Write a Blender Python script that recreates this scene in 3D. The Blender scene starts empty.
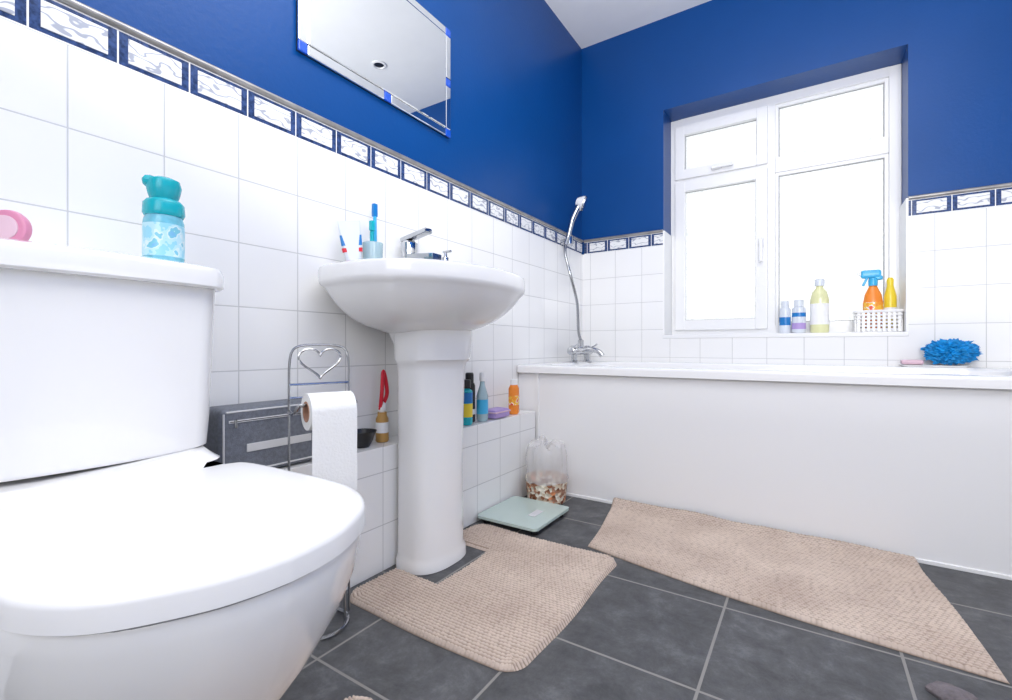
import bpy,bmesh,math,random
from mathutils import Vector,Matrix,noise
random.seed(4)
D=math.radians
XW=-1.14; YW=2.6; ZC=2.45; XR=1.0; YF=-1.6
# ---------------- materials
def nm(name):
    m=bpy.data.materials.new(name); m.use_nodes=True
    return m,m.node_tree.nodes,m.node_tree.links,m.node_tree.nodes['Principled BSDF']
def mat(name,col,rough=.4,metal=0,trans=0,coat=0,alpha=1,ior=1.45,noise_amt=0,nscale=8,bump=0,bscale=60,spec=.5):
    m,N,L,P=nm(name)
    P.inputs['Roughness'].default_value=rough
    P.inputs['Metallic'].default_value=metal
    P.inputs['Transmission Weight'].default_value=trans
    P.inputs['Coat Weight'].default_value=coat
    P.inputs['IOR'].default_value=ior
    P.inputs['Alpha'].default_value=alpha
    P.inputs['Specular IOR Level'].default_value=spec
    tc=N.new('ShaderNodeTexCoord')
    n=N.new('ShaderNodeTexNoise'); n.inputs['Scale'].default_value=nscale
    n.inputs['Detail'].default_value=3
    L.new(tc.outputs['Object'],n.inputs['Vector'])
    mx=N.new('ShaderNodeMixRGB'); mx.blend_type='MULTIPLY'
    mx.inputs[1].default_value=(*col,1)
    r=N.new('ShaderNodeValToRGB'); k=1-noise_amt
    r.color_ramp.elements[0].color=(k,k,k,1); r.color_ramp.elements[0].position=.35
    r.color_ramp.elements[1].color=(1,1,1,1); r.color_ramp.elements[1].position=.65
    L.new(n.outputs[0],r.inputs[0]); L.new(r.outputs[0],mx.inputs[2]); mx.inputs[0].default_value=1
    L.new(mx.outputs[0],P.inputs['Base Color'])
    if bump:
        n2=N.new('ShaderNodeTexNoise'); n2.inputs['Scale'].default_value=bscale
        L.new(tc.outputs['Object'],n2.inputs['Vector'])
        b=N.new('ShaderNodeBump'); b.inputs['Strength'].default_value=bump; b.inputs['Distance'].default_value=.01
        L.new(n2.outputs[0],b.inputs['Height']); L.new(b.outputs[0],P.inputs['Normal'])
    return m
def tile_mat(name,offu,offv,w,h,mortar,c1,c2,cm,rough,floor=False):
    m,N,L,P=nm(name)
    tc=N.new('ShaderNodeTexCoord'); sp=N.new('ShaderNodeSeparateXYZ'); L.new(tc.outputs['Object'],sp.inputs[0])
    cb=N.new('ShaderNodeCombineXYZ')
    def add(a,val,b=None):
        q=N.new('ShaderNodeMath'); q.operation='ADD'; L.new(a,q.inputs[0])
        if b is not None: L.new(b,q.inputs[1])
        else: q.inputs[1].default_value=val
        return q.outputs[0]
    if floor:
        L.new(add(sp.outputs[0],offu),cb.inputs[0]); L.new(add(sp.outputs[1],offv),cb.inputs[1])
    else:
        s=add(sp.outputs[0],0,sp.outputs[1])
        L.new(add(s,offu),cb.inputs[0]); L.new(add(sp.outputs[2],offv),cb.inputs[1])
    br=N.new('ShaderNodeTexBrick'); br.offset=0; br.squash=1
    br.inputs['Scale'].default_value=1; br.inputs['Brick Width'].default_value=w; br.inputs['Row Height'].default_value=h
    br.inputs['Mortar Size'].default_value=mortar; br.inputs['Mortar Smooth'].default_value=.2
    br.inputs['Color1'].default_value=(*c1,1); br.inputs['Color2'].default_value=(*c2,1); br.inputs['Mortar'].default_value=(*cm,1)
    L.new(cb.outputs[0],br.inputs['Vector'])
    col=br.outputs['Color']
    n=N.new('ShaderNodeTexNoise'); n.inputs['Scale'].default_value=11 if floor else 9; n.inputs['Detail'].default_value=14 if floor else 1
    n.inputs['Roughness'].default_value=.8
    L.new(tc.outputs['Object'],n.inputs['Vector'])
    if floor:
        n.inputs['Distortion'].default_value=.25
        r=N.new('ShaderNodeValToRGB'); e=r.color_ramp.elements
        e[0].position=.36; e[0].color=(.62,.62,.62,1); e[1].position=.68; e[1].color=(1.9,1.9,1.9,1)
        q=e.new(.53); q.color=(1.1,1.1,1.1,1)
        L.new(n.outputs[0],r.inputs[0])
        mx=N.new('ShaderNodeMixRGB'); mx.blend_type='MULTIPLY'; mx.inputs[0].default_value=1
        L.new(col,mx.inputs[1]); L.new(r.outputs[0],mx.inputs[2]); col=mx.outputs[0]
        mm=N.new('ShaderNodeMixRGB'); L.new(br.outputs['Fac'],mm.inputs[0]); L.new(col,mm.inputs[1]); mm.inputs[2].default_value=(*cm,1); col=mm.outputs[0]
    L.new(col,P.inputs['Base Color']); P.inputs['Roughness'].default_value=rough
    sb=N.new('ShaderNodeMath'); sb.operation='MULTIPLY_ADD'; L.new(br.outputs['Fac'],sb.inputs[0]); sb.inputs[1].default_value=-1
    nn=N.new('ShaderNodeMath'); nn.operation='MULTIPLY'; L.new(n.outputs[0],nn.inputs[0]); nn.inputs[1].default_value=.5
    L.new(nn.outputs[0],sb.inputs[2])
    b=N.new('ShaderNodeBump'); b.inputs['Strength'].default_value=.4; b.inputs['Distance'].default_value=.004
    L.new(sb.outputs[0],b.inputs['Height']); L.new(b.outputs[0],P.inputs['Normal'])
    return m
W1=(.865,.863,.858); W2=(.855,.853,.848); GR=(.58,.58,.58)
tileL=tile_mat('tile_left',.861,-1.205+.153*20,.153,.153,.0014,W1,W2,GR,.13)
tileB=tile_mat('tile_back',-(2.6+.441)+.153*40,-1.205+.153*20,.153,.153,.0014,W1,W2,GR,.13)
floorM=tile_mat('slate_floor',.176+.341*20,-.60+.336*20,.341,.336,.0032,(.088,.089,.093),(.077,.078,.082),(.25,.24,.225),.6,True)
blue=mat('blue_paint',(.001,.057,.235),.36,noise_amt=.06,nscale=3,bump=.05,bscale=90,spec=.35)
ceilM=mat('ceiling_paint',(.90,.90,.895),.7,noise_amt=.02)
cer=mat('ceramic',(.875,.87,.865),.07,coat=.4)
plast=mat('white_plastic',(.875,.87,.868),.2)
acr=mat('acrylic_bath',(.875,.87,.872),.16)
upvc=mat('upvc',(.83,.83,.835),.25)
chrome=mat('chrome',(.55,.56,.58),.08,metal=1)
wire=mat('chrome_wire',(.42,.43,.45),.18,metal=1)
trimM=mat('pencil_trim',(.42,.40,.38),.3,metal=.6,noise_amt=.3,nscale=20)
navy=mat('navy_glaze',(.05,.09,.23),.15,noise_amt=.6,nscale=110)
mirM=mat('mirror_glass',(.88,.90,.90),.005,metal=1)
blueGl=mat('blue_glass',(.01,.08,.5),.05,coat=.6)
black=mat('black_plastic',(.015,.015,.017),.3)
gap=mat('gasket_and_gap_shade',(.3,.3,.31),.5)  # window gaskets, and the painted shade in the toilet lid gap
dgrey=mat('grey_fabric',(.17,.185,.22),.6,noise_amt=.25,nscale=120,bump=.2,bscale=400)
lgrey=mat('light_grey_fabric',(.62,.62,.63),.5)
whiteM=mat('white_matte',(.86,.86,.86),.5)
paper=mat('tissue_paper',(.87,.87,.86),.9,bump=.15,bscale=200)
card=mat('cardboard',(.45,.25,.17),.8)
teal=mat('teal_plastic',(.01,.40,.47),.25)
aqua=mat('aqua_liquid',(.2,.58,.72),.08,noise_amt=.2,nscale=70)
pink=mat('pink_plastic',(.68,.26,.40),.3)
lpink=mat('pale_pink',(.72,.5,.58),.4)
red=mat('red_ribbon',(.65,.02,.04),.4)
orange=mat('orange_plastic',(.85,.25,.03),.3)
yellow=mat('yellow_plastic',(.82,.62,.04),.3)
pyel=mat('pale_yellow_liquid',(.74,.74,.42),.2)
bluep=mat('blue_plastic',(.01,.18,.5),.3)
sky=mat('sky_blue_plastic',(.05,.42,.72),.3)
tubeW=mat('tube_plastic',(.66,.70,.76),.3)
purple=mat('purple_plastic',(.42,.3,.62),.4)
green=mat('scale_glass',(.50,.61,.57),.08,coat=.5)
clearB=mat('pale_blue_plastic',(.50,.68,.74),.1,trans=.35)
gold=mat('amber',(.5,.28,.08),.3)
mauve=mat('mauve_cloth',(.19,.165,.175),.8,noise_amt=.3,nscale=60,bump=.3,bscale=200)
spongeM=mat('blue_mesh_puff',(.0,.29,.72),.6,noise_amt=.4,nscale=60)
bagM=mat('plastic_bag',(.85,.84,.84),.22,alpha=.38,bump=.6,bscale=25)
def motif():
    m,N,L,P=nm('motif_tile'); tc=N.new('ShaderNodeTexCoord')
    mp=N.new('ShaderNodeMapping'); mp.inputs['Scale'].default_value=(1,1,2.0); L.new(tc.outputs['Object'],mp.inputs[0])
    w=N.new('ShaderNodeTexWave'); w.bands_direction='Z'; w.inputs['Scale'].default_value=6.5; w.inputs['Distortion'].default_value=8; w.inputs['Detail'].default_value=.8; w.inputs['Detail Scale'].default_value=4.5
    L.new(mp.outputs[0],w.inputs['Vector'])
    r=N.new('ShaderNodeValToRGB'); e=r.color_ramp.elements; e[0].position=.05; e[0].color=(.38,.40,.46,1); e[1].position=.18; e[1].color=(.79,.795,.80,1)
    L.new(w.outputs[0],r.inputs[0]); L.new(r.outputs[0],P.inputs['Base Color']); P.inputs['Roughness'].default_value=.2
    return m
motifM=motif()
def pane():
    m,N,L,P=nm('frosted_glass'); out=N['Material Output']
    tc=N.new('ShaderNodeTexCoord'); v=N.new('ShaderNodeTexVoronoi'); v.feature='SMOOTH_F1'; v.inputs['Scale'].default_value=85
    n=N.new('ShaderNodeTexNoise'); n.inputs['Scale'].default_value=50; n.inputs['Detail'].default_value=4; n.inputs['Distortion'].default_value=2
    L.new(tc.outputs['Object'],v.inputs['Vector']); L.new(tc.outputs['Object'],n.inputs['Vector'])
    b=N.new('ShaderNodeBump'); b.inputs['Strength'].default_value=.3; b.inputs['Distance'].default_value=.01
    L.new(v.outputs[0],b.inputs['Height'])
    r=N.new('ShaderNodeValToRGB'); e=r.color_ramp.elements; e[0].position=.34; e[0].color=(.78,.80,.80,1); e[1].position=.54; e[1].color=(.95,.96,.96,1)
    L.new(n.outputs[0],r.inputs[0])
    t=N.new('ShaderNodeBsdfTranslucent'); L.new(r.outputs[0],t.inputs[0])
    g=N.new('ShaderNodeBsdfGlossy'); g.inputs['Roughness'].default_value=.25; L.new(b.outputs[0],g.inputs['Normal'])
    mx=N.new('ShaderNodeMixShader'); mx.inputs[0].default_value=.04; L.new(t.outputs[0],mx.inputs[1]); L.new(g.outputs[0],mx.inputs[2]); L.new(mx.outputs[0],out.inputs[0])
    return m
paneM=pane()
def chenille():
    m,N,L,P=nm('beige_chenille'); tc=N.new('ShaderNodeTexCoord')
    n=N.new('ShaderNodeTexNoise'); n.inputs['Scale'].default_value=6; n.inputs['Detail'].default_value=5; L.new(tc.outputs['Object'],n.inputs['Vector'])
    r=N.new('ShaderNodeValToRGB'); e=r.color_ramp.elements; e[0].position=.3; e[0].color=(.54,.43,.36,1); e[1].position=.7; e[1].color=(.70,.58,.49,1)
    L.new(n.outputs[0],r.inputs[0])
    n2=N.new('ShaderNodeTexNoise'); n2.inputs['Scale'].default_value=400; L.new(tc.outputs['Object'],n2.inputs['Vector'])
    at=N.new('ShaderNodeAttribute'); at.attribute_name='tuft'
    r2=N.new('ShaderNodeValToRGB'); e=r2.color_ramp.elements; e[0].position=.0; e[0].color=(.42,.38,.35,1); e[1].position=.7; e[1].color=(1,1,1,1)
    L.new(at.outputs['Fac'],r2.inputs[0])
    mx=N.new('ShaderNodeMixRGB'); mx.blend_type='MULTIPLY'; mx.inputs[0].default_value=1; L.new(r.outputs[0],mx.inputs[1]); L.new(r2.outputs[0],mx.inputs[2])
    L.new(mx.outputs[0],P.inputs['Base Color']); P.inputs['Roughness'].default_value=.95
    b=N.new('ShaderNodeBump'); b.inputs['Distance'].default_value=.004; b.inputs['Strength'].default_value=.6; L.new(n2.outputs[0],b.inputs['Height']); L.new(b.outputs[0],P.inputs['Normal'])
    return m
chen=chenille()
def pot():
    m,N,L,P=nm('potpourri'); tc=N.new('ShaderNodeTexCoord')
    v=N.new('ShaderNodeTexVoronoi'); v.inputs['Scale'].default_value=75; L.new(tc.outputs['Object'],v.inputs['Vector'])
    s=N.new('ShaderNodeSeparateXYZ'); L.new(v.outputs['Color'],s.inputs[0])
    r=N.new('ShaderNodeValToRGB'); r.color_ramp.interpolation='CONSTANT'; e=r.color_ramp.elements
    e[0].color=(.28,.1,.04,1); e[1].position=.2; e[1].color=(.7,.55,.4,1)
    for p,c in((.45,(.75,.28,.12,1)),(.55,(.8,.72,.6,1)),(.85,(.4,.2,.12,1))):
        q=e.new(p); q.color=c
    L.new(s.outputs[0],r.inputs[0]); L.new(r.outputs[0],P.inputs['Base Color']); P.inputs['Roughness'].default_value=.5
    b=N.new('ShaderNodeBump'); b.inputs['Distance'].default_value=.01; b.inputs['Strength'].default_value=.7; L.new(v.outputs[0],b.inputs['Height']); L.new(b.outputs[0],P.inputs['Normal'])
    return m
potM=pot()
def labelmat(name,cols,scale):
    m,N,L,P=nm(name); tc=N.new('ShaderNodeTexCoord')
    n=N.new('ShaderNodeTexNoise'); n.inputs['Scale'].default_value=scale; L.new(tc.outputs['Object'],n.inputs['Vector'])
    r=N.new('ShaderNodeValToRGB'); r.color_ramp.interpolation='CONSTANT'; e=r.color_ramp.elements
    e[0].color=(*cols[0],1); e[1].position=.45; e[1].color=(*cols[1],1)
    for i,c in enumerate(cols[2:]):
        q=e.new(.55+.05*i); q.color=(*c,1)
    L.new(n.outputs[0],r.inputs[0]); L.new(r.outputs[0],P.inputs['Base Color']); P.inputs['Roughness'].default_value=.3
    return m
lab1=labelmat('tropical_label',[(.30,.66,.80),(.48,.75,.84),(.66,.82,.86),(.2,.56,.68),(.2,.5,.74)],45)
lab2=labelmat('orange_label',[(.85,.3,.03),(.9,.5,.05),(.85,.85,.8),(.8,.1,.05)],40)
# ---------------- builder
class B:
    def __init__(s,name): s.name=name; s.v=[]; s.f=[]; s.m=[]; s.mats=[]
    def mi(s,m):
        if m not in s.mats: s.mats.append(m)
        return s.mats.index(m)
    def add(s,vs,fs,m,M=None):
        o=len(s.v); k=s.mi(m)
        for p in vs: s.v.append(tuple(M@Vector(p)) if M else tuple(p))
        for f in fs: s.f.append([i+o for i in f]); s.m.append(k)
    def box(s,c,d,m,bev=0,rot=None,seg=2,M=None):
        bm=bmesh.new(); bmesh.ops.create_cube(bm,size=1)
        for v in bm.verts: v.co=Vector((v.co.x*d[0],v.co.y*d[1],v.co.z*d[2]))
        if bev: bmesh.ops.bevel(bm,geom=bm.edges[:],offset=bev,segments=seg,profile=.5,affect='EDGES')
        T=Matrix.Translation(c)
        if rot: T=T@Matrix.Rotation(rot[2],4,'Z')@Matrix.Rotation(rot[1],4,'Y')@Matrix.Rotation(rot[0],4,'X')
        if M: T=M@T
        bm.verts.ensure_lookup_table()
        s.add([v.co for v in bm.verts],[[v.index for v in f.verts] for f in bm.faces],m,T); bm.free()
    def bb(s,a,b,m,bev=0):
        s.box([(a[i]+b[i])/2 for i in range(3)],[abs(b[i]-a[i]) for i in range(3)],m,bev)
    def loft(s,rings,m,c0=True,c1=True,M=None,closed=True):
        n=len(rings[0]); vs=[p for r in rings for p in r]; fs=[]
        for i in range(len(rings)-1):
            for j in range(n if closed else n-1):
                k=(j+1)%n; fs.append([i*n+j,i*n+k,(i+1)*n+k,(i+1)*n+j])
        if c0: fs.append(list(range(n))[::-1])
        if c1: fs.append([(len(rings)-1)*n+j for j in range(n)])
        s.add(vs,fs,m,M)
    def lathe(s,prof,c,m,n=32,sx=1,sy=1,rot=None,c0=True,c1=True):
        T=Matrix.Translation(c)
        if rot: T=T@Matrix.Rotation(rot[2],4,'Z')@Matrix.Rotation(rot[1],4,'Y')@Matrix.Rotation(rot[0],4,'X')
        s.loft([[(r*sx*math.cos(2*math.pi*j/n),r*sy*math.sin(2*math.pi*j/n),z) for j in range(n)] for r,z in prof],m,c0,c1,T)
    def tube(s,pts,r,m,n=8,closed=False):
        P=[Vector(p) for p in pts]; rings=[]; N=len(P)
        t0=(P[1]-P[0]).normalized(); a=t0.orthogonal().normalized()
        for i in range(N):
            if closed: t=(P[(i+1)%N]-P[i-1]).normalized()
            else: t=(P[min(i+1,N-1)]-P[max(i-1,0)]).normalized()
            a=(a-t*a.dot(t)).normalized(); b=t.cross(a)
            rr=r[i] if isinstance(r,(list,tuple)) else r
            rings.append([P[i]+a*rr*math.cos(2*math.pi*j/n)+b*rr*math.sin(2*math.pi*j/n) for j in range(n)])
        if closed: rings.append(rings[0])
        s.loft(rings,m,not closed,not closed)
    def ball(s,c,r,m,n=20,k=12):
        if not isinstance(r,(tuple,list)): r=(r,r,r)
        prof=[(max(1e-4,math.sin(math.pi*i/k)),-math.cos(math.pi*i/k)) for i in range(k+1)]
        s.loft([[(c[0]+r[0]*q*math.cos(2*math.pi*j/n),c[1]+r[1]*q*math.sin(2*math.pi*j/n),c[2]+r[2]*z) for j in range(n)] for q,z in prof],m)
    def build(s,ang=38,wn=True):
        me=bpy.data.meshes.new(s.name); me.from_pydata(s.v,[],s.f)
        for m in s.mats: me.materials.append(m)
        me.polygons.foreach_set('material_index',s.m)
        bm=bmesh.new(); bm.from_mesh(me); bmesh.ops.recalc_face_normals(bm,faces=bm.faces[:]); bm.to_mesh(me); bm.free()
        me.polygons.foreach_set('use_smooth',[True]*len(me.polygons))
        me.set_sharp_from_angle(angle=D(ang)); me.update()
        o=bpy.data.objects.new(s.name,me); bpy.context.scene.collection.objects.link(o)
        if wn:
            w=o.modifiers.new('wn','WEIGHTED_NORMAL'); w.keep_sharp=True; w.weight=100
        return o
def smoothpts(pts,k=8):
    P=[Vector(p) for p in pts]; out=[]
    for i in range(len(P)-1):
        p0=P[max(i-1,0)];p1=P[i];p2=P[i+1];p3=P[min(i+2,len(P)-1)]
        for j in range(k):
            t=j/k
            out.append(.5*((2*p1)+(p2-p0)*t+(2*p0-5*p1+4*p2-p3)*t*t+(3*p1-p0-3*p2+p3)*t**3))
    out.append(P[-1]); return out
# ---------------- room shell
LX=-1.035; LZ=.36
b=B('floor'); b.bb((XW-.2,YF-.1,-.1),(XR+.1,YW+.3,0),floorM); b.build()
b=B('ceiling'); b.bb((XW-.2,YF-.1,ZC),(XR+.1,YW+.3,ZC+.1),ceilM); b.build()
b=B('wall_left'); b.bb((XW-.15,YF,0),(XW-.01,YW+.2,ZC),blue); b.bb((XW-.01,YF,0),(XW,YW,1.205),tileL)
b.bb((XW-.001,YF+.3,0),(LX,1.836,LZ),tileL,.002); b.build()
WX0,WX1,WZ0,WZ1=-.667,.357,.716,1.947; WY=YW+.17
b=B('wall_back')
y0,y1=YW+.01,YW+.28
b.bb((XW-.01,y0,0),(WX0,y1,ZC),blue); b.bb((WX1,y0,0),(XR+.01,y1,ZC),blue)
b.bb((WX0,y0,WZ1),(WX1,y1,ZC),blue); b.bb((WX0,y0,0),(WX1,y1,WZ0-.02),blue)
b.bb((XW,YW,0),(WX0,y0,1.205),tileB); b.bb((WX1,YW,0),(XR,y0,1.205),tileB); b.bb((WX0,YW,0),(WX1,y0,WZ0-.02),tileB)
b.bb((WX0,YW,WZ0),(WX0+.008,WY,1.285),whiteM); b.bb((WX1-.008,YW,WZ0),(WX1,WY,1.285),whiteM)
b.build()
b=B('wall_right'); b.bb((XR,YF,0),(XR+.1,YW,ZC),blue); b.bb((XR-.008,YF,0),(XR,YW,1.205),tileL); b.build()
b=B('wall_front'); b.bb((XW-.01,YF-.1,0),(XR,YF,ZC),blue); b.bb((XW,YF,0),(XR-.01,YF+.008,1.205),tileB); b.build()
def border(name,axis,a,e,start,face):
    b=B(name); p=.1265
    def bx(u0,u1,z0,z1,d0,d1,m,bev=0):
        if axis=='y': b.bb((face+d0,u0,z0),(face+d1,u1,z1),m,bev)
        else: b.bb((u0,face-d1,z0),(u1,face-d0,z1),m,bev)
    bx(a,e,1.205,1.277,-.01,-.001,whiteM)
    k=math.floor((a-start)/p)
    u=start+k*p
    while u<e:
        l=max(u+.0015,a); r=min(u+p-.0015,e)
        if r-l>.004: bx(l,r,1.2085,1.2735,-.002,.0,navy,.0008)
        l2=max(u+.016,a); r2=min(u+p-.016,e)
        if r2-l2>.01:
            bx(l2,r2,1.2165,1.2655,-.001,.0018,motifM,.0008)
        u+=p
    if axis=='y': b.tube([(face+.001,a,1.284),(face+.001,e,1.284)],.008,trimM,10)
    else: b.tube([(a,face-.001,1.284),(e,face-.001,1.284)],.008,trimM,10)
    b.build()
border('trim_1','y',YF+.01,YW-.01,.480,XW)
border('trim_2','x',XW+.01,WX0,-1.14+.03,YW)
border('trim_3','x',WX1,XR-.01,WX1+.01,YW)
# ---------------- window
b=B('window_1'); yb=WY
def fr(x0,x1,z0,z1,t,d0,d1,bev=.004):
    b.bb((x0,yb+d0,z0),(x0+t,yb+d1,z1),upvc,bev); b.bb((x1-t,yb+d0,z0),(x1,yb+d1,z1),upvc,bev)
    b.bb((x0+t-.001,yb+d0+.0005,z0+.0005),(x1-t+.001,yb+d1-.0005,z0+t),upvc,0); b.bb((x0+t-.001,yb+d0+.0005,z1-t),(x1-t+.001,yb+d1-.0005,z1-.0005),upvc,0)
fr(WX0,WX1,WZ0,WZ1,.045,0,.07)
b.bb((-.205,yb+.001,WZ0+.045),(-.145,yb+.069,WZ1-.045),upvc,0)
b.bb((WX0+.045,yb+.002,1.565),(-.205,yb+.068,1.62),upvc,0)
b.bb((-.145,yb+.005,1.55),(WX1-.045,yb+.065,1.615),upvc,.003)
fr(WX0+.026,-.178,1.60,WZ1-.045,.052,-.014,.04,.005)
fr(WX0+.026,-.178,WZ0+.028,1.585,.056,-.014,.04,.005)
fr(-.1455,WX1-.0445,1.6145,WZ1-.0445,.016,.012,.05,.003)
fr(-.1455,WX1-.0445,WZ0+.0445,1.5505,.016,.012,.05,.003)
def gask(x0,x1,z0,z1,y):
    t=.003
    for A_,B_ in(((x0,z0),(x1,z0+t)),((x0,z1-t),(x1,z1)),((x0,z0+t),(x0+t,z1-t)),((x1-t,z0+t),(x1,z1-t))):
        b.bb((A_[0],yb+y,A_[1]),(B_[0],yb+y+.003,B_[1]),gap)
gask(WX0+.078,-.230,WZ0+.084,1.529,.016); gask(WX0+.078,-.230,1.652,WZ1-.097,.016)
gask(-.1295,WX1-.0605,WZ0+.0605,1.5345,.026); gask(-.1295,WX1-.0605,1.6305,WZ1-.0605,.026)
b.bb((WX0+.07,yb+.020,WZ0+.075),(-.225,yb+.026,1.54),paneM)
b.bb((WX0+.07,yb+.020,1.64),(-.225,yb+.026,WZ1-.085),paneM)
b.bb((-.1445,yb+.030,WZ0+.045),(WX1-.046,yb+.036,1.55),paneM)
b.bb((-.1445,yb+.030,1.614),(WX1-.046,yb+.036,WZ1-.045),paneM)
b.box((-.207,yb-.022,1.19),(.022,.02,.05),upvc,.005); b.box((-.207,yb-.038,1.15),(.018,.014,.12),upvc,.005)
b.box((-.42,yb-.022,1.626),(.05,.02,.02),upvc,.005); b.box((-.39,yb-.036,1.626),(.11,.012,.016),upvc,.005)
b.build()
b=B('windowsill'); b.bb((WX0,YW-.004,WZ0-.02),(WX1,WY,WZ0),upvc,.003); b.build()
# ---------------- bath
def rr(x0,x1,y0,y1,r,z,n=8):
    out=[]
    for cx,cy,a in((x1-r,y1-r,0),(x0+r,y1-r,90),(x0+r,y0+r,180),(x1-r,y0+r,270)):
        for i in range(n+1):
            t=D(a+90*i/n); out.append((cx+r*math.cos(t),cy+r*math.sin(t),z))
    return out
b=B('bathtub'); bx0,bx1,by0,by1=XW+.002,.70,1.838,YW-.002; Z=.567
R=[rr(bx0,bx1,by0+.012,by1,.01,.53),rr(bx0,bx1,by0,by1,.012,.533),rr(bx0,bx1,by0,by1,.012,Z-.012),rr(bx0,bx1,by0+.004,by1,.012,Z-.003),rr(bx0,bx1,by0+.012,by1,.014,Z),
 rr(bx0+.10,bx1-.07,by0+.065,by1-.07,.12,Z),rr(bx0+.11,bx1-.08,by0+.075,by1-.08,.12,Z-.01),rr(bx0+.13,bx1-.1,by0+.09,by1-.095,.12,.45),rr(bx0+.2,bx1-.2,by0+.12,by1-.13,.12,.25),rr(bx0+.26,bx1-.28,by0+.17,by1-.18,.1,.18)]
b.loft(R,acr,False,True)
b.bb((bx0,1.857,0),(bx1,1.875,.535),acr,.003)
b.bb((bx0+.11,1.852,.0),(bx1,1.86,.012),plast,.002)
b.bb((bx0+.10,1.849,0),(bx0+.112,1.86,.535),plast,.002)
b.build()
b=B('tiled_bath_end'); b.bb((.702,1.85,0),(XR-.01,YW-.002,Z),tileB,.002); b.build()
b=B('bath_shower_mixer'); mx,my=-1.045,2.36
for s in(-.085,.085):
    b.lathe([(.026,0),(.026,.006),(.016,.012),(.015,.05),(.022,.055),(.022,.085),(.018,.09)],(mx,my+s,Z),chrome,20)
b.tube([(mx,my-.1,Z+.062),(mx,my+.1,Z+.062)],.021,chrome,16)
b.tube(smoothpts([(mx,my,Z+.062),(mx+.05,my,Z+.07),(mx+.10,my,Z+.06),(mx+.125,my,Z+.035)]),.014,chrome,12)
for s in(-.1,.1):
    b.lathe([(.02,0),(.021,.03),(.012,.036)],(mx,my+s,Z+.062),chrome,16,rot=(-math.copysign(math.pi/2,s),0,0))
    b.box((mx+.02,my+s*1.25,Z+.085),(.06,.012,.01),chrome,.003,rot=(0,-.5,0))
b.lathe([(.016,0),(.016,.05),(.01,.055)],(mx,my,Z+.07),chrome,16)
hb=(XW+.055,2.30,1.225)
b.tube(smoothpts([(mx,my,Z+.12),(mx-.005,my-.02,.74),(-1.03,2.28,.88),(-1.04,2.22,1.02),(-1.07,2.22,1.13),(hb[0],2.25,1.19)]),.008,wire,10)
b.tube([(XW,2.31,1.225),(hb[0],2.30,1.225)],.015,chrome,12); b.lathe([(.022,-.02),(.022,.02)],hb,chrome,16)
b.tube(smoothpts([(hb[0],2.25,1.19),(hb[0]+.005,2.28,1.25),(hb[0]+.015,2.31,1.34),(hb[0]+.04,2.34,1.42)],6),[.012]*6+[.014]*6+[.017]*7,chrome,12)
b.lathe([(.020,-.035),(.036,-.01),(.042,.006)],(hb[0]+.055,2.35,1.43),plast,24,rot=(0,D(110),D(20)))
b.lathe([(.042,.006),(.042,.014),(.03,.017)],(hb[0]+.055,2.35,1.43),chrome,24,rot=(0,D(110),D(20)))
b.build()
# ---------------- sink
b=B('pedestal_basin'); BX,BY=-.95,1.055
def sk(z,s,cx=None,front=.255,back=.188,hw=.318,n=64,cy=None):
    cx=BX if cx is None else cx; cy=BY if cy is None else cy; out=[]
    for i in range(n):
        t=2*math.pi*i/n; c,q=math.cos(t),math.sin(t)
        if c>=0: x=front*abs(c)**.92; y=hw*math.copysign(abs(q)**.92,q)
        else: x=-back*abs(c)**.5; y=hw*math.copysign(abs(q)**.5,q) if abs(q)>1e-6 else 0
        out.append((cx+x*s,cy+y*s,z))
    return out
def el(z,cx,ax,ay,n=64): return [(cx+ax*math.cos(2*math.pi*i/n),BY+ay*math.sin(2*math.pi*i/n),z) for i in range(n)]
b.loft([sk(.66,.33,-.995,cy=1.08),sk(.69,.38,-.99,cy=1.078),sk(.70,.47,-.985,cy=1.07),sk(.712,.59,-.975,cy=1.06),sk(.728,.70,-.965),sk(.748,.79,-.96),sk(.77,.865,-.955),sk(.790,.915,-.952),sk(.802,.94),sk(.809,.965),sk(.815,.988),sk(.824,1),sk(.850,1),sk(.858,.992),sk(.861,.975),
  el(.861,-.885,.175,.27),el(.857,-.885,.165,.26),el(.82,-.885,.15,.235),el(.77,-.9,.11,.17),el(.745,-.91,.05,.07)],cer)
PX,PY=-1.033,1.08
def pd(z,xf,hw,n=48):
    out=[]
    for i in range(n):
        t=2*math.pi*i/n; c,q=math.cos(t),math.sin(t)
        dx=(xf-PX)
        x=PX+dx*.45+(dx*.55*abs(c)**.8 if c>=0 else -dx*.45*abs(c)**.4)
        y=PY+hw*math.copysign(abs(q)**(.8 if c>=0 else .4),q) if abs(q)>1e-6 else PY
        out.append((x,y,z))
    return out
b.loft([pd(.002,-.888,.114),pd(.03,-.890,.113),pd(.045,-.896,.106),pd(.30,-.897,.103),pd(.58,-.890,.106),pd(.60,-.886,.110),pd(.612,-.874,.12),pd(.68,-.868,.125),pd(.70,-.868,.125)],cer)
tx,ty=-1.09,1.10
b.lathe([(.03,0),(.03,.008),(.025,.012),(.024,.09),(.027,.095),(.027,.125),(.02,.132)],(tx,ty,.861),chrome,24)
b.loft([[(tx,ty-.022,.905),(tx,ty+.022,.905),(tx,ty+.022,.95),(tx,ty-.022,.95)],[(tx+.12,ty-.02,.915),(tx+.12,ty+.02,.915),(tx+.12,ty+.02,.94),(tx+.12,ty-.02,.94)]],chrome)
b.box((tx+.03,ty,1.008),(.115,.034,.016),chrome,.005,rot=(0,-.18,0))
b.lathe([(.022,0),(.024,.003),(.015,.006)],(-.92,BY,.746),chrome,20)
b.build()
b=B('toothbrush_cup'); cx,cy=-1.085,.945
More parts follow.
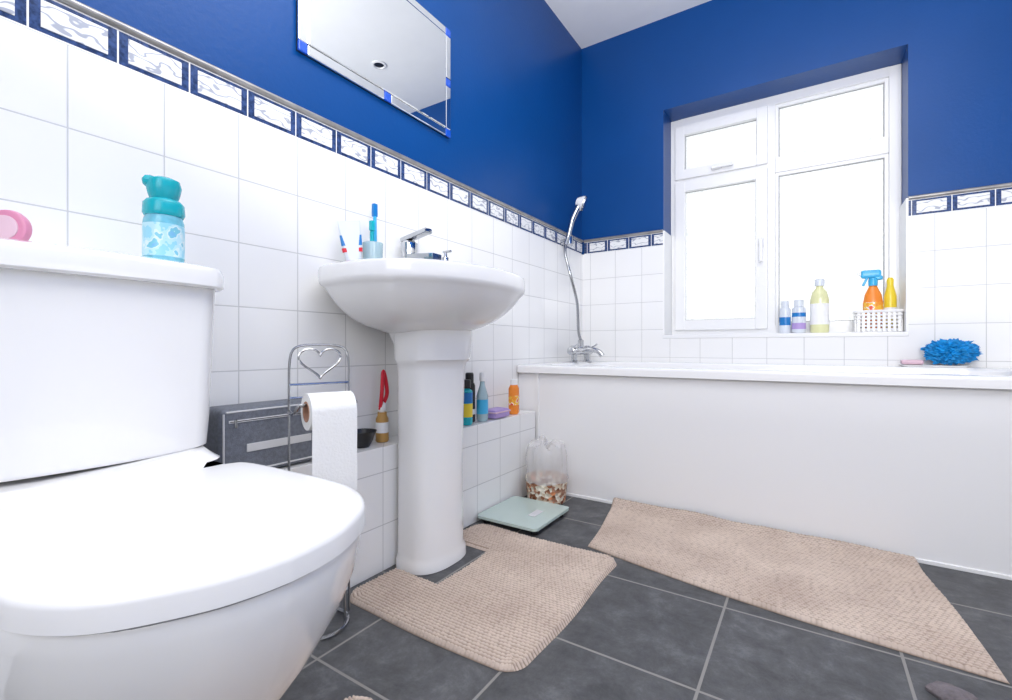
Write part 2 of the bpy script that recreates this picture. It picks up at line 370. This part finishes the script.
b.lathe([(.026,0),(.030,.095),(.028,.095),(.024,.005)],(cx,cy,.8625),clearB,24)
b.tube([(cx+.005,cy+.005,.868),(cx-.005,cy+.012,1.04)],.0055,sky,8); b.box((cx-.008,cy+.014,1.06),(.013,.015,.04),bluep,.003)
b.tube([(cx,cy-.005,.868),(cx+.01,cy-.012,.99)],.006,teal,8); b.box((cx+.012,cy-.014,1.005),(.014,.013,.03),teal,.003)
b.build()
b=B('toothpaste_tube')
M=Matrix.Translation((-1.082,.878,.8650))@Matrix.Rotation(D(9),4,'X')@Matrix.Rotation(D(55),4,'Z')@Matrix.Scale(1.12,4)
b.loft([rr(-.014,.014,-.014,.014,.012,0.003,4),rr(-.014,.014,-.014,.014,.012,.022,4)],tubeW,M=M)
b.loft([rr(-.018,.018,-.016,.016,.014,.023,4),rr(-.024,.024,-.010,.010,.009,.06,4),rr(-.027,.027,-.002,.002,.0015,.125,4)],tubeW,M=M)
b.loft([rr(-.0242,.0242,-.0115,.0115,.009,.048,4),rr(-.0250,.0250,-.0102,.0102,.007,.058,4)],red,M=M)
b.loft([rr(-.0250,.0250,-.0095,.0095,.006,.064,4),rr(-.0265,.0265,-.0060,.0060,.004,.09,4)],bluep,M=M)
b.build()
b=B('soap_dispenser'); c=(-1.06,1.245,.8625); b.lathe([(.02,0),(.026,.01),(.026,.06),(.014,.078),(.01,.084)],c,clearB,24); b.lathe([(.012,.085),(.012,.098),(.006,.1),(.005,.115)],c,chrome,16); b.box((c[0]+.008,c[1],c[2]+.118),(.035,.012,.008),chrome,.003); b.build()
# ---------------- toilet
b=B('toilet'); TY=.28
half=[(0,0),(0,.6),(.015,.86),(.06,.95),(.2,.985),(.4,1),(.57,1),(.73,.955),(.865,.765),(.957,.436),(.99,.2),(1,0)]
hp=smoothpts([(x,y,0) for x,y in half],6)
outl=[(p.x,p.y) for p in hp]+[(p.x,-p.y) for p in hp[-2:0:-1]]
def ring(z,xb,xf,hw): return [(xb+x*(xf-xb),TY+y*hw,z) for x,y in outl]
def ins(z,d): return ring(z,-.882+d,-.441-d,.187-d)
b.loft([ins(.411,.010),ins(.4095,.004),ins(.411,0),ins(.431,0),ins(.4375,.002),ins(.4415,.007),ins(.4435,.016),ins(.444,.05),ins(.4445,.12)],plast)
b.loft([ring(.002,-1.03,-.60,.118),ring(.03,-1.03,-.61,.11),ring(.10,-1.03,-.605,.108),ring(.16,-1.03,-.578,.122),ring(.21,-1.02,-.538,.145),ring(.26,-1.0,-.500,.165),ring(.31,-.98,-.470,.180),ring(.35,-.96,-.454,.186),ring(.385,-.93,-.447,.187),ring(.401,-.91,-.447,.186),ring(.4055,-.90,-.450,.183)],cer)
b.loft([ins(.402,.009),ins(.4115,.009)],gap)  # grey filler strip: shade between lid and bowl put into colour
def cz(z,xb,xf,hw,bow=.018,r=.04,yc=.275):
    pts=rr(xb,xf,yc-hw,yc+hw,r,z,8)
    out=[]
    for i,p in enumerate(pts):
        q=pts[(i+1)%len(pts)]
        out.append(p)
        dd=math.dist(p,q)
        if dd>.06:
            for k in range(1,10): out.append(tuple(p[m]+(q[m]-p[m])*k/10 for m in range(3)))
    res=[]
    for p in out:
        f=max(0,(p[0]-xb)/(xf-xb)); y=(p[1]-yc)/hw
        res.append((p[0]+bow*f*f*(1-y*y),p[1],p[2]))
    return res
b.loft([cz(.365,-1.03,-.90,.15),cz(.385,-1.03,-.875,.168),cz(.43,-1.03,-.885,.172),cz(.446,-1.03,-.90,.168),cz(.453,-1.03,-.925,.163),cz(.463,-1.03,-.948,.158)],cer)
b.loft([cz(.4605,-1.133,-.957,.160),cz(.466,-1.135,-.953,.169),cz(.52,-1.136,-.951,.173),cz(.758,-1.137,-.943,.180)],cer)
b.loft([cz(.758,-1.137,-.93,.184),cz(.762,-1.1375,-.925,.187),cz(.785,-1.1375,-.925,.187),cz(.796,-1.137,-.93,.184),cz(.801,-1.135,-.945,.172),cz(.802,-1.12,-.97,.15)],cer)
b.lathe([(.03,0),(.03,.004),(.022,.005)],(-1.05,.275,.802),chrome,24)
for s in(-.07,.07): b.lathe([(.014,0),(.014,.02),(.01,.024)],(-.895,TY+s,.405),chrome,16)
b.build()
b=B('air_freshener'); c=(-1.01,.382,.8035)
b.lathe([(.028,0),(.032,.006),(.032,.078),(.029,.088),(.025,.09)],c,aqua,32)
b.lathe([(.0324,.012),(.0324,.072)],c,lab1,32,c0=False,c1=False)
b.lathe([(.030,.088),(.033,.094),(.032,.112),(.027,.118),(.022,.12)],c,teal,32)
b.lathe([(.021,.118),(.025,.13),(.028,.145),(.025,.156),(.014,.161)],c,teal,24)
b.box((c[0]-.003,c[1]-.008,c[2]+.148),(.034,.048,.022),teal,.010,rot=(D(-14),0,D(-30)))
b.build()
b=B('pink_compact')
b.lathe([(.016,-.008),(.027,-.006),(.0285,0),(.027,.006),(.023,.008)],(-1.03,.184,.8320),pink,32,rot=(0,D(90),D(-45)))
b.lathe([(.019,.0),(.018,.0095),(.011,.011)],(-1.03,.184,.8320),lpink,32,rot=(0,D(90),D(-45)))
b.build()
# ---------------- toilet roll stand
b=B('toilet_roll_stand'); sx,sy=-.955,.675; A=Vector((.30,.954,0)); F=Vector((.954,-.30,0))
def S(u,z,f=0): return Vector((sx,sy,0))+A*u+F*f+Vector((0,0,z))
r=.0028
for u in(-.068,.068): b.tube([S(u,.012),S(u,.60)],r,wire,8)
b.tube(smoothpts([S(-.068,.60),S(-.063,.637),S(-.045,.652),S(0,.655),S(.045,.652),S(.063,.637),S(.068,.60)]),r,wire,8)
for z in(.565,.535,.50): b.tube([S(-.068,z),S(.068,z)],r,wire,6)
hpts=[]
for i in range(40):
    t=2*math.pi*i/40; X=16*math.sin(t)**3; Y=13*math.cos(t)-5*math.cos(2*t)-2*math.cos(3*t)-math.cos(4*t)
    hpts.append(S(X*.0030,.617+Y*.0024))
b.tube(hpts,r,wire,6,closed=True)
def circ(rad,z,rr_): b.tube([S(rad*math.cos(2*math.pi*i/30),z,rad*math.sin(2*math.pi*i/30)) for i in range(30)],rr_,wire,6,closed=True)
circ(.062,.006,.004); circ(.055,.30,r); circ(.055,.12,r)
for a in(0,90,180,270):
    q=D(a+45); b.tube([S(.06*math.cos(q),.006,.06*math.sin(q)),S(.055*math.cos(q),.30,.055*math.sin(q))],r,wire,6)
rc=S(-.002,.510,.065)
b.tube(smoothpts([S(-.068,.505),S(-.072,.505,.05),S(-.066,.522,.065),S(-.05,.524,.065),S(.062,.524,.065)],5),.004,wire,8)
def rollring(rad,u,n=36): return [rc+A*u+F*rad*math.cos(2*math.pi*j/n)+Vector((0,0,rad*math.sin(2*math.pi*j/n))) for j in range(n)]
b.loft([rollring(.020,-.048),rollring(.040,-.048),rollring(.040,.048),rollring(.020,.048)],paper,False,False)
b.loft([rollring(.0195,-.049),rollring(.0225,-.049),rollring(.0225,.049),rollring(.0185,.049),rollring(.0185,-.049),rollring(.0195,-.049)],card,False,False)
sheet=[]
for z,f in((.515,.0408),(.47,.0415),(.42,.040),(.37,.043),(.333,.041)):
    sheet.append([rc*1+A*u+F*(f+.0015*math.sin(u*60))+Vector((0,0,z-rc.z)) for u in(-.048,-.024,0,.024,.048)])
b.loft(sheet,paper,False,False,closed=False)
b.build()
# ---------------- wash bag
b=B('wash_bag'); Y0,Y1=.50,.765
b.box((-1.092,(Y0+Y1)/2,.4395),(.088,Y1-Y0,.155),dgrey,.016,seg=4)
b.box((-1.0475,.635,.425),(.003,.16,.018),lgrey,.001)
b.box((-1.0475,.6325,.487),(.003,.232,.006),lgrey,.001); b.box((-1.0478,.6325,.487),(.004,.228,.002),black,.0005)
b.box((-1.045,.53,.483),(.004,.006,.018),chrome,.001)
b.tube([(-1.0485,Y0+.012,.374),(-1.0485,Y1-.012,.374)],.0022,lgrey,6); b.tube([(-1.0495,Y0+.012,.508),(-1.0495,Y1-.012,.508)],.0022,lgrey,6)
b.tube([(-1.0495,Y0+.007,.376),(-1.0495,Y0+.007,.505)],.0022,lgrey,6); b.tube([(-1.0495,Y1-.007,.376),(-1.0495,Y1-.007,.505)],.0022,lgrey,6)
b.build()
b=B('black_dish'); b.lathe([(.02,0),(.028,.012),(.04,.045),(.042,.046),(.026,.014),(.004,.006)],(-1.085,.905,LZ+.001),black,28); b.build()
b=B('scrub_brush_pot'); c=(-1.095,.990,LZ+.001)
b.lathe([(.018,0),(.02,.005),(.019,.07),(.014,.08),(.014,.09)],c,gold,20); b.lathe([(.0195,.02),(.0202,.06)],c,whiteM,20,c0=False,c1=False)
b.ball((c[0],c[1],LZ+.105),(.012,.014,.02),whiteM,12,8)
b.tube(smoothpts([(c[0],c[1]-.008,LZ+.10),(c[0]+.01,c[1]-.01,LZ+.15),(c[0],c[1]+.005,LZ+.215),(c[0]+.005,c[1]+.015,LZ+.15),(c[0],c[1],LZ+.11)]),.006,red,8)
b.build()
def bottle(name,c,prof,m,extra=(),sx=1,sy=1):
    b=B(name); b.lathe(prof,c,m,24,sx,sy)
    for p,mm in extra: b.lathe(p,c,mm,24,sx,sy)
    b.build()
z=LZ+.001
bottle('shower_gel_bottle',(-1.07,1.375,z),[(.02,0),(.024,.006),(.024,.125),(.012,.135)],teal,[([(.0244,.03),(.0244,.08)],yellow),([(.0244,.082),(.0244,.12)],bluep),([(.018,.136),(.018,.165),(.014,.168)],black)])
bottle('black_bottle',(-1.10,1.435,z),[(.02,0),(.022,.005),(.022,.14),(.018,.15)],black,[([(.0224,.03),(.0224,.05)],whiteM),([(.016,.15),(.016,.185),(.012,.19)],black)])
bottle('mouthwash_bottle',(-1.068,1.475,z),[(.02,0),(.026,.008),(.026,.10),(.012,.14),(.010,.155)],clearB,[([(.0264,.03),(.0264,.085)],sky),([(.013,.156),(.013,.185),(.01,.19)],whiteM)],.8,1)
b=B('soap_box'); b.box((-1.075,1.58,z+.019),(.07,.11,.036),purple,.01); b.box((-1.075,1.58,z+.026),(.074,.114,.006),lpink,.002); b.build()
bottle('orange_bottle',(-1.07,1.71,z),[(.022,0),(.027,.008),(.027,.11),(.018,.125)],orange,[([(.0275,.04),(.0275,.08)],lab2),([(.017,.126),(.017,.148),(.013,.15)],whiteM)],.8,1)
# ---------------- bin with bag
b=B('waste_bin'); c=(-.928,1.743,.001)
b.lathe([(.074,0),(.080,.006),(.089,.105),(.087,.105),(.072,.01)],c,potM,40)
bag=[]; n=64
for i,(rad,zz,na) in enumerate([(.0905,.092,.015),(.0925,.102,.03),(.0885,.115,.05),(.087,.14,.09),(.088,.17,.13),(.090,.195,.15),(.086,.22,.18),(.078,.238,.2),(.055,.246,.25),(.03,.236,.25)]):
    rg=[]
    for j in range(n):
        t=2*math.pi*j/n
        k=1+na*(noise.noise(Vector((math.cos(t)*4.2,math.sin(t)*4.2,zz*14)))*.9-.2)
        dz=(.035*noise.noise(Vector((math.cos(t)*2.3,math.sin(t)*2.3,7)))*max(0,(zz-.12)/.12))+(.008*noise.noise(Vector((math.cos(t)*4,math.sin(t)*4,3))) if i<2 else 0)
        rg.append((c[0]+rad*k*math.cos(t),c[1]+rad*k*math.sin(t),zz+dz))
    bag.append(rg)
b.loft(bag,bagM,False,False); b.build()
b=B('bathroom_scale'); b.loft([rr(-.127,.127,-.135,.135,.018,z_) for z_ in(.022,.024,.03,.0315)],green,M=Matrix.Translation((-.9,1.512,0)))
b.box((-.85,1.512,.0322),(.03,.07,.002),lgrey,.0005); b.box((-.90,1.512,.018),(.2,.2,.01),lgrey,.003)
for i in(-1,1):
    for j in(-1,1): b.lathe([(.014,0),(.016,.02)],(-.90+i*.1,1.512+j*.1,.001),black,14)
b.build()
# ---------------- mats
def matmesh(name,nx,ny,P,keep=lambda i,j:True,edge=lambda i,j:1):
    vs=[];idx={};fs=[];tf=[]
    def gv(i,j):
        if (i,j) not in idx:
            idx[(i,j)]=len(vs); x,y,zb=P(i/nx,j/ny)
            e=edge(i,j)
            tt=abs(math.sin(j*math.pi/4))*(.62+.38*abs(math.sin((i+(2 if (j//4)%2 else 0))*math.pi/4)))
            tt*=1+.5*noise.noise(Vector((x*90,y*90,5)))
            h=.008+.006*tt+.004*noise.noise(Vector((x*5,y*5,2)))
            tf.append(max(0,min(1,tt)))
            vs.append((x,y,zb+.001+max(.0,h)*e))
        return idx[(i,j)]
    for i in range(nx):
        for j in range(ny):
            if keep(i,j): fs.append([gv(i,j),gv(i+1,j),gv(i+1,j+1),gv(i,j+1)])
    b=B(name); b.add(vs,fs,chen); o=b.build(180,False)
    a=o.data.attributes.new('tuft','FLOAT','POINT'); a.data.foreach_set('value',tf)
def umat(name,x0,x1,y0,y1,cx,cy0,cy1,r=.05,rot=0):
    nx=int((x1-x0)/.0026); ny=int((y1-y0)/.0025)
    ci=int((cx-x0)/(x1-x0)*nx); j0=int((cy0-y0)/(y1-y0)*ny); j1=int((cy1-y0)/(y1-y0)*ny)
    def P(u,v):
        x=x0+u*(x1-x0); y=y0+v*(y1-y0)
        for sx_,ccx in((-1,x0+r),(1,x1-r)):
            for sy_,ccy in((-1,y0+r),(1,y1-r)):
                dx=(x-ccx);dy=(y-ccy)
                if dx*sx_>0 and dy*sy_>0:
                    k=max(abs(dx),abs(dy))/math.hypot(dx,dy); x=ccx+dx*k; y=ccy+dy*k
        x+=.004*math.sin(y*14); y+=.004*math.sin(x*11)
        return x,y,0
    keep=lambda i,j: not(i<ci and j0<=j<j1)
    def edge(i,j):
        d=min(i,nx-i,j,ny-j)
        if j0<=j<=j1: d=min(d,max(i-ci,0))
        elif i<=ci: d=min(d,j0-j if j<j0 else j-j1)
        return min(1,d/3)
    matmesh(name,nx,ny,P,keep,edge)
umat('pedestal_mat',-1.008,-.476,.772,1.372,-.845,.955,1.205)
umat('pedestal_mat',-.72,-.2,.06,.588,-.585,.155,.405)
C=[Vector((-.603,1.415)),Vector((.325,1.28)),Vector((-.665,1.835)),Vector((.275,1.84))]
nx,ny=360,216
def P2(u,v):
    bot=C[0].lerp(C[1],u); bot.y-=.026*math.sin(math.pi*u)
    top=C[2].lerp(C[3],u); top.y+=.003*math.sin(u*9)
    p=bot.lerp(top,v); p.x+=.004*math.sin(v*5)
    z=.03*(max(0,v-.84)/.16)**1.5*(1-u*.6)+.005*max(0,math.sin(u*14+v*3))*v
    return p.x,min(p.y,1.836),z
matmesh('bath_mat',nx,ny,P2,edge=lambda i,j:min(1,min(i,nx-i,j,ny-j)/3))
b=B('crumpled_cloth'); rg=[]
for s_,zz in((1,.001),(1.03,.006),(.85,.013),(.5,.018),(.15,.019)):
    rg.append([(.222+.034*s_*(1+.3*noise.noise(Vector((math.cos(t)*1.5,math.sin(t)*1.5,2))))*math.cos(t),1.175+.022*s_*(1+.3*noise.noise(Vector((math.cos(t)*1.5,math.sin(t)*1.5,2))))*math.sin(t),zz) for t in [2*math.pi*k/32 for k in range(32)]])
b.loft(rg,mauve); b.build()
# ---------------- mirror
b=B('wall_mirror'); y0,y1,z0,z1=.737,1.365,1.44,1.845; xs=XW-.009; s=.028
b.bb((xs,y0+.002,z0+.002),(xs+.008,y1-.002,z1-.002),black)
b.bb((xs+.006,y0+s+.001,z0+s+.001),(xs+.016,y1-s-.001,z1-s-.001),mirM,.003)
ym,zm=(y0+y1)/2,(z0+z1)/2; q=s/2
def strip(a,c): b.bb((xs+.006,a[0],a[1]),(xs+.014,c[0],c[1]),mirM,.003)
for zz in(z0,z1-s): strip((y0+s,zz),(ym-q,zz+s)); strip((ym+q,zz),(y1-s,zz+s))
for yy in(y0,y1-s): strip((yy,z0+s),(yy+s,zm-q)); strip((yy,zm+q),(yy+s,z1-s))
for yy,zz in((y0,z0),(y0,z1-s),(y1-s,z0),(y1-s,z1-s),(ym-q,z0),(ym-q,z1-s),(y0,zm-q),(y1-s,zm-q)):
    b.bb((xs+.006,yy,zz),(xs+.015,yy+s,zz+s),blueGl,.003)
b.build(3,False)
# ---------------- sill items
zs=WZ0+.001; ys=2.69
bottle('lotion_bottle',(-.098,ys,zs),[(.02,0),(.024,.006),(.024,.12),(.016,.13)],tubeW,[([(.0244,.04),(.0244,.08)],bluep),([(.017,.13),(.017,.158),(.014,.16)],tubeW)],1,.7)
bottle('lotion_bottle',(-.040,ys,zs),[(.024,0),(.030,.006),(.029,.12),(.018,.132)],tubeW,[([(.0302,.02),(.0297,.05)],purple),([(.0298,.08),(.0294,.10)],bluep),([(.02,.132),(.02,.162),(.016,.164)],tubeW)],1,.7)
bottle('bubble_bath_bottle',(.044,ys,zs),[(.034,0),(.038,.008),(.038,.16),(.03,.195),(.015,.215),(.014,.225)],pyel,[([(.0385,.04),(.0385,.14)],whiteM),([(.02,.225),(.02,.255),(.016,.258)],tubeW)],1,.7)
b=B('storage_basket'); cx,cy=.262,2.69
def bk(z,s): return rr(cx-.085*s,cx+.085*s,cy-.05*s,cy+.05*s,.02,z,5)
b.loft([bk(zs,.86),bk(zs+.008,.88)],plast)
for k in range(6):
    zz=zs+.012+k*.016; sc=.88+k*.025; b.tube(bk(zz,sc),.0050 if k<5 else .007,plast,6,closed=True)
lo,hi=bk(zs,.87),bk(zs+.092,1.005)
NP=26
def along(R_,t):
    L_=[math.dist(R_[i],R_[(i+1)%len(R_)]) for i in range(len(R_))]; T=sum(L_)*t
    for i,l in enumerate(L_):
        if T<=l:
            a_,c_=Vector(R_[i]),Vector(R_[(i+1)%len(R_)]); return a_.lerp(c_,T/l if l else 0)
        T-=l
    return Vector(R_[0])
for k in range(NP):
    b.box((along(lo,k/NP)+along(hi,k/NP))/2,(.011,.011,.09),plast,.001)
b.build()
b=B('spray_bottle'); c=(.245,2.68,zs+.01)
b.lathe([(.030,0),(.036,.01),(.037,.12),(.031,.16),(.016,.195),(.014,.205)],c,orange,24,1,.7)
b.lathe([(.0375,.05),(.0375,.125)],c,lab2,24,1,.7)
b.lathe([(.017,.2),(.018,.225),(.015,.235)],c,sky,20)
b.box((c[0]-.008,c[1],c[2]+.254),(.075,.026,.038),sky,.010); b.box((c[0]-.050,c[1],c[2]+.257),(.014,.016,.016),whiteM,.003)
b.box((c[0]-.028,c[1],c[2]+.222),(.01,.014,.045),sky,.003,rot=(0,.4,0)); b.box((c[0]+.02,c[1],c[2]+.235),(.03,.02,.02),sky,.006)
b.build()
bottle('cleaner_bottle',(.308,2.70,zs+.01),[(.018,0),(.023,.01),(.023,.15),(.014,.19),(.012,.2)],yellow,[([(.0235,.05),(.0235,.1)],whiteM),([(.012,.2),(.013,.225),(.008,.235)],yellow)],1,.8)
# ---------------- bath puff & dish
b=B('soap_dish'); b.loft([rr(.33,.53,2.53,2.585,.02,Z+.001),rr(.32,.54,2.525,2.59,.025,Z+.008),rr(.325,.535,2.53,2.585,.02,Z+.009)],plast)
b.box((.362,2.557,Z+.020),(.072,.045,.02),lpink,.008); b.build()
b=B('bath_puff'); bm=bmesh.new(); bmesh.ops.create_icosphere(bm,subdivisions=5,radius=1)
for v in bm.verts:
    d=v.co.normalized(); k=1+.35*abs(noise.noise(d*3))-.35*abs(noise.noise(d*11))+.22*noise.noise(d*24)
    v.co=Vector((d.x*.080*k,d.y*.042*k,d.z*.046*k))
lo_=min(v.co.z for v in bm.verts)
bm.verts.ensure_lookup_table()
b.add([v.co for v in bm.verts],[[v.index for v in f.verts] for f in bm.faces],spongeM,Matrix.Translation((.480,2.545,Z+.0095-lo_))); bm.free(); b.build(20,False)
for i,(x,y) in enumerate(((.03,2.05),(.03,.3))):
    b=B('downlight'); b.lathe([(.045,0),(.045,-.006),(.034,-.008),(.03,-.002)],(x,y,ZC-.0005),plast,28,c0=False,c1=False); b.lathe([(.03,-.0015),(.001,-.002)],(x,y,ZC),black,20); b.build()
# ---------------- lights
def area(name,loc,rot,sx,sy,e,col=(1,1,1)):
    l=bpy.data.lights.new(name,'AREA'); l.shape='RECTANGLE'; l.size=sx; l.size_y=sy; l.energy=e; l.color=col
    o=bpy.data.objects.new(name,l); o.location=loc; o.rotation_euler=rot; bpy.context.scene.collection.objects.link(o); return o
area('overhead_fill',(0,.75,2.42),(0,0,0),1.2,1.3,18,(1,.99,.98))  # added ambient fill below the ceiling, no fixture there
area('camera_side_fill',(.3,-1.1,1.6),(D(74),0,D(0)),1.5,1.2,22,(1,.99,.98))  # added fill from behind the camera, unseen
area('ceiling_bounce_fill',(.35,.05,1.2),(D(156),0,0),.6,.6,61,(1,.99,.98))  # added upward fill to brighten the ceiling, no real source
w=bpy.data.worlds.new('sky'); bpy.context.scene.world=w; w.use_nodes=True
bg_=w.node_tree.nodes['Background']; bg_.inputs[0].default_value=(.98,.99,1,1); bg_.inputs[1].default_value=1.6
# ---------------- camera
c=bpy.data.cameras.new('camera'); co=bpy.data.objects.new('camera',c); bpy.context.scene.collection.objects.link(co)
co.location=(0,0,.65); co.rotation_euler=(D(90),0,D(33)); c.lens=466/1012*36; c.sensor_width=36; c.shift_y=-.003; c.clip_start=.02
sc=bpy.context.scene; sc.camera=co
sc.view_settings.view_transform='Standard'; sc.view_settings.look='None'; sc.view_settings.exposure=0
